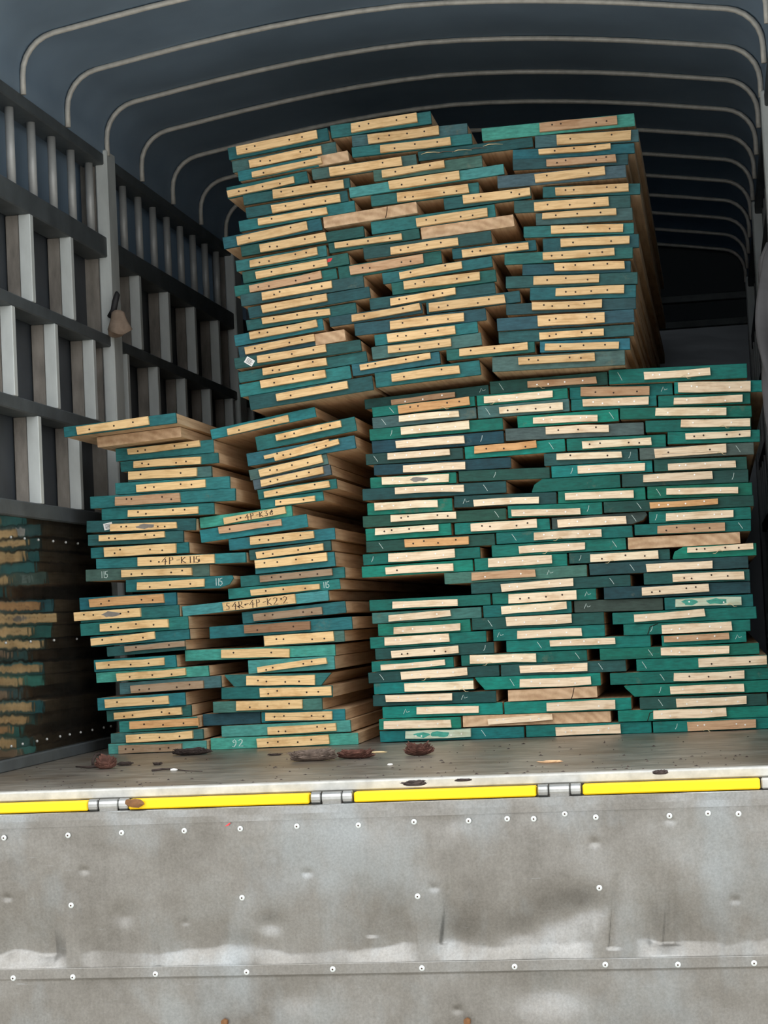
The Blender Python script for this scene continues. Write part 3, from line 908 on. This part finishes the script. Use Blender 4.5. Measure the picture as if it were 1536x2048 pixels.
for idx, b in enumerate(B):
    pile, fl = b['pile'], b['fl']; U = pile[0]
    Y = b['Y'] + {'U': rnd.uniform(-.010, .010), 'R': rnd.uniform(-.005, .005), 'L': rnd.uniform(-.012, .012)}[U]
    if pile in ('RL', 'RM', 'RR') and (b['zl']+b['zr'])/2 > 1.04 and 'tan' in fl: Y += .03
    if not b['bt'] and 'bare' not in fl: Y += .008
    if 'bare' in fl and not b['bt']: Y -= .004
    dx, dz = b['xr']-b['xl'], b['zr']-b['zl']
    w = math.hypot(dx, dz); ang = math.atan2(dz, dx); t = b['t']-.0010
    mid = Vector(((b['xl']+b['xr'])/2, Y, (b['zl']+b['zr'])/2)); upv = Vector((-math.sin(ang), 0, math.cos(ang)))
    base = mid-upv*(t/2)
    root = bpy.data.objects.new('lumber_board', None); root.empty_display_size = .05
    root.location = base; root.rotation_euler = (0, -ang, 0); col.objects.link(root)
    tag(root, board_label(b), 'board', PILES[pile][1])
    inv = lambda q: Vector(((q-base).x*math.cos(ang)+(q-base).z*math.sin(ang), (q-base).y, -(q-base).x*math.sin(ang)+(q-base).z*math.cos(ang)))
    L = 3.0+rnd.uniform(-.25, .25)
    s0 = section(w, t, fl, idx)
    def vary(s, a): return [(x-math.copysign(rnd.uniform(0, a), x), z) for x, z in s]
    ysx = [0, .55, 1.3, 2.2, L]
    wood = link('board', bm_mesh('board', prism([s0]+[vary(s0, .0025) for _ in ysx[1:]], ysx)), ['wood', 'endgrain'], root)
    bare = 'bare' in fl
    cap = None
    if not bare:
        rim = rnd.uniform(.004, .016); e = .0005
        so_ = [(x+(e if x > 0 else -e), z+(e if z > t/2 else -e)) for x, z in s0]
        s_in = [(x*.997, t/2+(z-t/2)*.97) for x, z in s0]
        x_lo, x_hi = -w/2, w/2
        if 'patch' in fl:                                        # paint knocked off the right-hand corner
            cut = w/2-.10 if pile == 'UL' else w/2-.05
            so_ = [(min(x, cut), z) for x, z in so_]; s_in = [(min(x, cut-.002), z) for x, z in s_in]
        cap = link('end_paint', bm_mesh('end_paint', prism([s_in, so_, so_], [-.0022, -.0014, rim], 0)), 'paint', root)
        cap.color = lin(*paint_tone(pile, fl))
    for xa, za, xb, zb, bt in (b['more']+[b['bw']] if b['bt'] else []):
        p0 = inv(Vector((xa, Y, za))); p1 = inv(Vector((xb, Y, zb)))
        bl = (p1-p0).length; ba = math.atan2(p1.z-p0.z, p1.x-p0.x); cz = (p0+p1)/2
        bt = min(bt, t-.003)                                     # a batten keeps within the end it is nailed to
        room = t-.002-bt
        if abs(math.sin(ba))*bl > room: ba = math.copysign(math.asin(max(0, room)/bl), ba)
        half = bt/2+abs(math.sin(ba))*bl/2
        cz.z = max(half+.001, min(t-half-.001, cz.z))
        th = rnd.uniform(.011, .016); r = random.Random(idx+999)
        h = bl/2; q = bt/2; jj = lambda a=.0012: r.uniform(-a, a)
        tp = r.choice((0, 0, 0, .002, -.002))
        sec = [(-h, -q+jj()), (-h*.4, -q+jj()), (h*.3, -q+jj()), (h+jj(), -q-tp+jj()), (h+jj(), q-tp+jj()), (h*.35, q+jj()), (-h*.3, q+jj()), (-h+jj(.002), q+jj())]
        s_f = [(x*.9985, z*.96) for x, z in sec]
        bat = link('batten', bm_mesh('batten', prism([s_f, sec, sec], [-th-.0024, -th-.001, -.0024], 0)), 'batten', root, (cz.x, 0, cz.z), (0, -ba, 0))
        bat.color = lin(*batten_tone(pile, fl))
        dark_n = U != 'R' or rnd.random() < .35
        zn = rnd.uniform(-.1, .1)*bt
        pos = rnd.choice(([-.68, -.45, .42, .70], [-.70, -.42, .1, .55], [-.6, .0, .6], [-.74, -.5, .3, .62], [-.62, .52]))
        if any(s.startswith('T:pen') for s in fl): pos = [-.62, -.4, .62]
        for k in pos:
            link('nail', nail_d if dark_n else nail_z, 'nail_dark' if dark_n else 'nail_zinc', bat,
                 (k*h+rnd.uniform(-.006, .006), -th-.0022, rnd.uniform(-.18, .18)*bt))
        if 'crackb' in fl or rnd.random() < .04:
            bm = bmesh.new(); z_ = rnd.uniform(-.2, .2)*bt
            tube(bm, [(-h*.8, 0, z_), (-h*.2, 0, z_+rnd.uniform(-.003, .003)), (h*.3, 0, z_-.002), (h*.8, 0, z_+rnd.uniform(-.004, .004))], .0005, 4)
            link('crack', bm_mesh('crack', bm), 'pen', bat, (0, -th-.0023, 0))
        if 'greenbatten' in fl:
            for _ in range(3):
                bm = bmesh.new(); cx_ = rnd.uniform(-.6, .5)*h; n_ = 9
                vs = [bm.verts.new((cx_+math.cos(a_)*h*.28*rnd.uniform(.6, 1.1), 0, math.sin(a_)*bt*.42*rnd.uniform(.6, 1))) for a_ in [2*math.pi*k/n_ for k in range(n_)]]
                bm.faces.new(vs); pk = link('paint_smear', bm_mesh('paint_smear', bm), 'paint', bat, (0, -th-.0026-.0003*_, 0)); pk.color = lin(70, 160, 140)
        if 'stain' in fl:
            bm = bmesh.new(); n_ = 14
            vs = [bm.verts.new((h*.1+math.cos(a_)*h*.34*rnd.uniform(.6, 1.1), 0, math.sin(a_)*bt*.4*rnd.uniform(.5, 1))) for a_ in [2*math.pi*k/n_ for k in range(n_)]]
            bm.faces.new(vs); link('dirt_stain', bm_mesh('dirt_stain', bm), 'stud_dirty', bat, (0, -th-.0026, 0))
        for s in fl:
            if s.startswith('T:pen:'):
                txt = s.split(':')[2]; ht = bt*.74
                me, tw = write(txt, ht, .0011)
                x0_ = {'4P-K115': -h*.36, '4P-K36': -h*.3, 'S4R-4P-K2.2': -h*.92}[txt]
                ob = link('pen_writing', me, 'pen', bat, (x0_, -th-.0024, -ht*.5))
                ob.scale = (h*{'4P-K115': 1.05, '4P-K36': .95}.get(txt, 1.75)/tw, 1, 1)
        if U == 'R' and rnd.random() < .16:
            bm = bmesh.new(); x_ = rnd.uniform(-.8, .8)*h; s_ = rnd.choice((-1, 1))
            tube(bm, [(x_, -.002, -q), (x_+.010*s_, -.010, -q+.004), (x_+.022*s_, -.012, -q-.006), (x_+.030*s_, -.008, -q-.005)], [.0012, .001, .0008, .0004], 5)
            link('splinter', bm_mesh('splinter', bm), 'splinter', bat, (0, -th, 0))
    # chalk and pen marks on the painted end
    if cap is not None:
        fy = -.0023
        free = None
        if b['bt']:
            lx = cz.x-bl/2+w/2; rx = w/2-(cz.x+bl/2)
            free = (-w/2, cz.x-bl/2) if lx > rx*.9 else (cz.x+bl/2, w/2)
        else: free = (-w/2, w/2)
        if U == 'R' and free[1]-free[0] > .05 and rnd.random() < .72:
            cx_ = rnd.uniform(free[0]+.02, free[1]-.02); s_ = t*.6; kind = rnd.random(); bm = bmesh.new()
            if kind < .6: pts_ = [(-.006, 0, s_*.5), (.0, 0, s_*.1), (.007, 0, -s_*.45)]
            elif kind < .85: pts_ = [(.004, 0, s_*.45), (.002, 0, 0), (-.003, 0, -s_*.4)]
            else: pts_ = [(-.008, 0, -s_*.3), (-.001, 0, s_*.4), (.003, 0, -s_*.1), (.012, 0, s_*.05)]
            tube(bm, pts_, .0007, 4, .5)
            link('chalk_mark', bm_mesh('chalk_mark', bm), 'chalk', cap, (cx_, fy, t*.5))
        for s in fl:
            if s.startswith('T:c'):
                txt = s.split(':')[2]; ht = t*.6; me, tw = write(txt, ht, .0011)
                if txt == '92': x_ = -w/2+.072; sc = 1.5
                elif s.startswith('T:cl'): x_ = -w/2+.05; sc = 1.0
                else: x_ = w/2-tw-.032; sc = 1.0
                ob = link('chalk_writing', me, 'chalk', cap, (x_, fy, t*.22)); ob.scale = (sc, 1, 1)
        if 'label' in fl or 'label2' in fl:
            bm = bmesh.new(); add_box(bm, (-.015, -.0006, -.011), (.015, 0, .011))
            x_ = -w/2+(.05 if 'label' in fl else .098*.55+.02)
            lb = link('paper_tag', bm_mesh('paper_tag', bm), 'paper', cap, (x_, fy, t*.5), (0, math.radians(38 if 'label' in fl else -12), 0))
            for k in range(4):
                bm = bmesh.new(); add_box(bm, (-.010, -.0003, -.0008), (.010-.003*(k % 2), 0, .0008))
                link('print_line', bm_mesh('print_line', bm), 'print_grey', lb, (0, -.0007, -.006+.004*k))
        if 'red' in fl:
            bm = bmesh.new(); vs = [bm.verts.new(q) for q in ((-.011, 0, -.006), (.004, 0, -.004), (.011, 0, .006), (-.004, 0, .006))]; bm.faces.new(vs)
            link('red_mark', bm_mesh('red_mark', bm), 'red_mark', cap, (w/2-.062, fy-.0004, t*.62))
        if 'rough' in fl:
            for k in range(5):
                bm = bmesh.new(); x_ = -w/2+.04+.05*k; bb = rnd.uniform(-.006, .006)
                tube(bm, [(x_-.03, 0, bb), (x_-.01, -.005, bb+.003), (x_+.012, -.006, bb+.001), (x_+.034, -.002, bb-.002)], [.0005, .0016, .0012, .0004], 5)
                link('splinter', bm_mesh('splinter', bm), 'bark_grey' if k % 2 else 'splinter', cap, (0, fy, t*.6))
    if 'crack' in fl or 'crackp' in fl:
        bm = bmesh.new(); x_ = (rnd.uniform(.1, .3) if 'crack' in fl else -.3)*w
        tube(bm, [(x_-.004, 0, t*.02), (x_+.001, 0, t*.4), (x_+.004, 0, t*.7), (x_+(.006 if 'crack' in fl else .03), 0, t*.98)], .0012, 4)
        link('crack', bm_mesh('crack', bm), 'nail_dark', wood, (0, -.0004 if bare else -.0024, 0))

# ------------------------------------------------------------------ bark and litter on the deck
def lump(name, px, py, w, d, h, mat, rot, seed, label, cat, Z=0, rough=.35, sub=2):
    p = at_z(px, py, Z)
    bm = bmesh.new(); bmesh.ops.create_icosphere(bm, subdivisions=sub+2, radius=1)
    for v_ in bm.verts:
        n_ = v_.co.normalized(); k = 1+rough*noise.noise(n_*1.6+Vector((seed*3.1, 0, 0)))+rough*.8*noise.noise(Vector((n_.x*3, n_.y*8, n_.z*8))+Vector((0, seed, 0)))+rough*.5*noise.noise(n_*13+Vector((seed, 0, 0)))
        sgn = lambda a: math.copysign(abs(a)**.6, a)
        v_.co = Vector((sgn(n_.x)*w/2*k, n_.y*d/2*k, (n_.z*.5+.5)*h*max(.4, k)))
    lo = min(v_.co.z for v_ in bm.verts)
    for v_ in bm.verts: v_.co.z -= lo
    o = link(name, bm_mesh(name, bm, False), mat, None, (p.x, p.y, Z), (0, 0, rot))
    return tag(o, label, cat, 'bark and litter on the deck')
lump('bark_slab', 625, 1522, .135, .05, .030, 'bark_grey', .05, 1, 'long grey furrowed bark slab lying before the ragged stack', 'bark', rough=.3, sub=3)
lump('bark_slab', 712, 1517, .10, .045, .022, 'bark_red', -.1, 2, 'reddish broken bark slab at the end of the grey slab', 'bark', rough=.4, sub=3)
lump('bark_lump', 838, 1511, .072, .05, .034, 'bark_red', .2, 3, 'reddish brown bark lump alone before the wide stack', 'bark', rough=.45, sub=3)
lump('bark_slab', 382, 1510, .115, .05, .020, 'bark_dark', .05, 4, 'flat dark bark slab touching the bottom of the wall stack', 'bark', rough=.25, sub=3)
lump('bark_piece', 212, 1538, .058, .04, .036, 'bark_red', .1, 5, 'reddish upright bark piece near the slatted wall', 'bark', rough=.35)
lump('bark_piece', 250, 1531, .045, .02, .010, 'bark_dark', -.05, 6, 'small flat black bark strip beside the reddish piece', 'bark', rough=.3)
lump('bark_piece', 315, 1530, .026, .02, .008, 'bark_dark', .3, 8, 'tiny dark bark crumb on the bare deck', 'bark', rough=.3)
lump('bark_piece', 550, 1511, .04, .012, .006, 'bark_dark', .1, 9, 'thin dark bark sliver beside the grey slab', 'bark', rough=.3)
lump('wood_chip', 1101, 1526, .062, .014, .006, 'chip_pale', .05, 10, 'pale orange wood chip before the wide stack', 'wood chip', rough=.25)
lump('wood_chip', 348, 1542, .02, .012, .006, 'paper', .1, 11, 'small white chip on the deck by the wall stack', 'wood chip', rough=.25)
lump('wood_chip', 758, 1506, .05, .008, .005, 'splinter', -.12, 12, 'white wood splinter lying past the reddish bark slab', 'wood chip', rough=.2)
lump('wood_chip', 780, 1531, .014, .010, .005, 'paper', .4, 14, 'little white chip between bark slabs and rear sill', 'wood chip', rough=.2)
lump('bark_piece', 830, 1572, .05, .022, .012, 'bark_dark', .02, 15, 'dark bark flake lying on the rear sill', 'bark', Z=.003)
lump('bark_piece', 1322, 1549, .034, .02, .010, 'bark_dark', .05, 17, 'dark bark flake on the sill past the last hinge', 'bark', Z=.003)
lump('bark_piece', 926, 1563, .04, .015, .006, 'bark_dark', .02, 18, 'thin dark flake on the sill between two hinges', 'bark', Z=.003)
# curled twig and bark loop
def twig(pts, r, mat, label):
    q = [at_z(a, b_, 0)+Vector((0, 0, z)) for a, b_, z in pts]
    base = q[0].copy(); base.z = 0
    bm = bmesh.new(); tube(bm, [k-base for k in q], r, 6)
    tag(link('twig', bm_mesh('twig', bm, True), mat, None, base), label, 'twig', 'bark and litter on the deck')
twig([(152, 1536, .004), (178, 1537, .004), (200, 1536, .005), (206, 1532, .006)], [.002, .004, .005, .002], 'bark_dark', 'straight black twig pointing at the slatted wall')
twig([(186, 1534, .006), (186, 1534, .018), (192, 1530, .030), (204, 1528, .034), (208, 1532, .026)], [.004, .005, .005, .006, .003], 'bark_dark', 'curled black bark loop behind the reddish upright piece')
twig([(304, 1543, .003), (325, 1541, .004), (345, 1540, .003), (372, 1543, .002), (405, 1544, .002)], [.003, .003, .002, .0015, .001], 'bark_dark', 'long thin dark twig beside the small white chip')
# leaf-like bark on the hinge
p = at_y(270, 1606, -.05)
bm = bmesh.new(); bmesh.ops.create_icosphere(bm, subdivisions=2, radius=1)
for v_ in bm.verts:
    k = 1+.3*noise.noise(v_.co*2); v_.co = Vector((v_.co.x*.026*k, v_.co.y*.005, v_.co.z*.011*k))
tag(link('bark_flake', bm_mesh('bark_flake', bm), 'rust', None, (p.x, -.0525, p.z), (0, .15, 0)), 'brown bark flake caught against the yellow strip beside a hinge', 'bark')
# crumbs
bm = bmesh.new(); rc = random.Random(3)
for k in range(260):
    px = rc.uniform(20, 1500); t_ = rc.random(); py = (1590-28*px/768*.9)-6-70*t_**1.6
    p = at_z(px, py, 0)
    if p.y < .03 or p.y > 1.25 or p.x < .03 or p.x > W-.05: continue
    s = rc.uniform(.0008, .0034)
    bx = rc.uniform(.6, 2.5)
    vs = [bm.verts.new((p.x+dx_*s*bx, p.y+dy_*s, 0.0003+dz_*s)) for dx_, dy_, dz_ in ((-1, -.6, 0), (1, -.8, 0), (.7, .9, 0), (-.8, .7, 0), (rc.uniform(-.3, .3), 0, .9))]
    for f_ in ((0, 1, 4), (1, 2, 4), (2, 3, 4), (3, 0, 4), (3, 2, 1, 0)): bm.faces.new([vs[i_] for i_ in f_])
tag(link('bark_crumbs', bm_mesh('bark_crumbs', bm), 'bark_dark'), 'dark crumbs of bark and dirt strewn over the deck', 'litter', kind='stuff')

# ------------------------------------------------------------------ rag on its hook, curtain, far bracket
hk = at_x(214, 612, .02)
bm = bmesh.new(); tube(bm, [(.0, 0, -.03), (.018, -.012, -.01), (.026, -.016, .02), (.034, -.014, .045), (.030, -.008, .055)], [.012, .012, .012, .011, .006], 8)
link('hook', bm_mesh('hook', bm, True), 'rubber', wl, (.012, 1.93, hk.z))
bm = bmesh.new(); rings = []
prof = [(0, .0), (.012, -.002), (.022, -.012), (.026, -.035), (.034, -.06), (.042, -.082)]
NS = 28
for k, (r_, z_) in enumerate(prof[1:]):
    rings.append([bm.verts.new((r_*1.05*math.cos(a_)*(1+.16*math.sin(3*a_+1)*(k/4)), r_*.85*math.sin(a_)*(1+.14*math.cos(4*a_)*(k/4)), z_+.012*(k/4)*math.sin(2*a_+.6))) for a_ in [2*math.pi*q/NS for q in range(NS)]])
top = bm.verts.new((0, 0, 0))
for q in range(NS): bm.faces.new((top, rings[0][q], rings[0][(q+1) % NS]))
for a_ in range(len(rings)-1):
    for q in range(NS): bm.faces.new((rings[a_][q], rings[a_+1][q], rings[a_+1][(q+1) % NS], rings[a_][(q+1) % NS]))
rg = link('rag', bm_mesh('rag', bm, True), 'rag', None, (.050, 1.90, at_y(204, 622, 1.9).z))
rg.modifiers.new('cloth', 'SOLIDIFY').thickness = .003
tag(rg, 'brown rag draped over the hook on the slatted wall post', 'rag')
# gathered side curtain hanging by the right-hand wall
bm = bmesh.new(); gp = []
NU, NV = 46, 40
for jv in range(NV+1):
    tv = jv/NV; z = 1.47-.86*tv; row = []
    halfw = .036+.016*math.sin(math.pi*min(1, tv*1.15))+.010*math.sin(6*tv)
    if tv > .9: halfw *= 1-.6*(tv-.9)/.1
    if tv < .06: halfw *= .55+.45*tv/.06
    cx_ = W-.028+.012*math.sin(3.5*tv+.5) + .02*max(0, tv-.45)*(-1)
    for iu in range(NU):
        a_ = 2*math.pi*iu/NU
        k = 1+.30*math.sin(5*a_+2.2*math.sin(4*tv)+tv*2)+.16*math.sin(9*a_-3*tv+2*math.sin(7*tv))
        row.append(bm.verts.new((cx_+halfw*math.cos(a_)*k, 1.16+halfw*.8*math.sin(a_)*k, z)))
    gp.append(row)
for jv in range(NV):
    for iu in range(NU): bm.faces.new((gp[jv][iu], gp[jv+1][iu], gp[jv+1][(iu+1) % NU], gp[jv][(iu+1) % NU]))
bm.faces.new(gp[0]); bm.faces.new(gp[-1][::-1])
tag(link('side_curtain', bm_mesh('side_curtain', bm, True), 'curtain'), 'grey gathered tarpaulin curtain tied up at the side wall beside the wide stack', 'curtain')
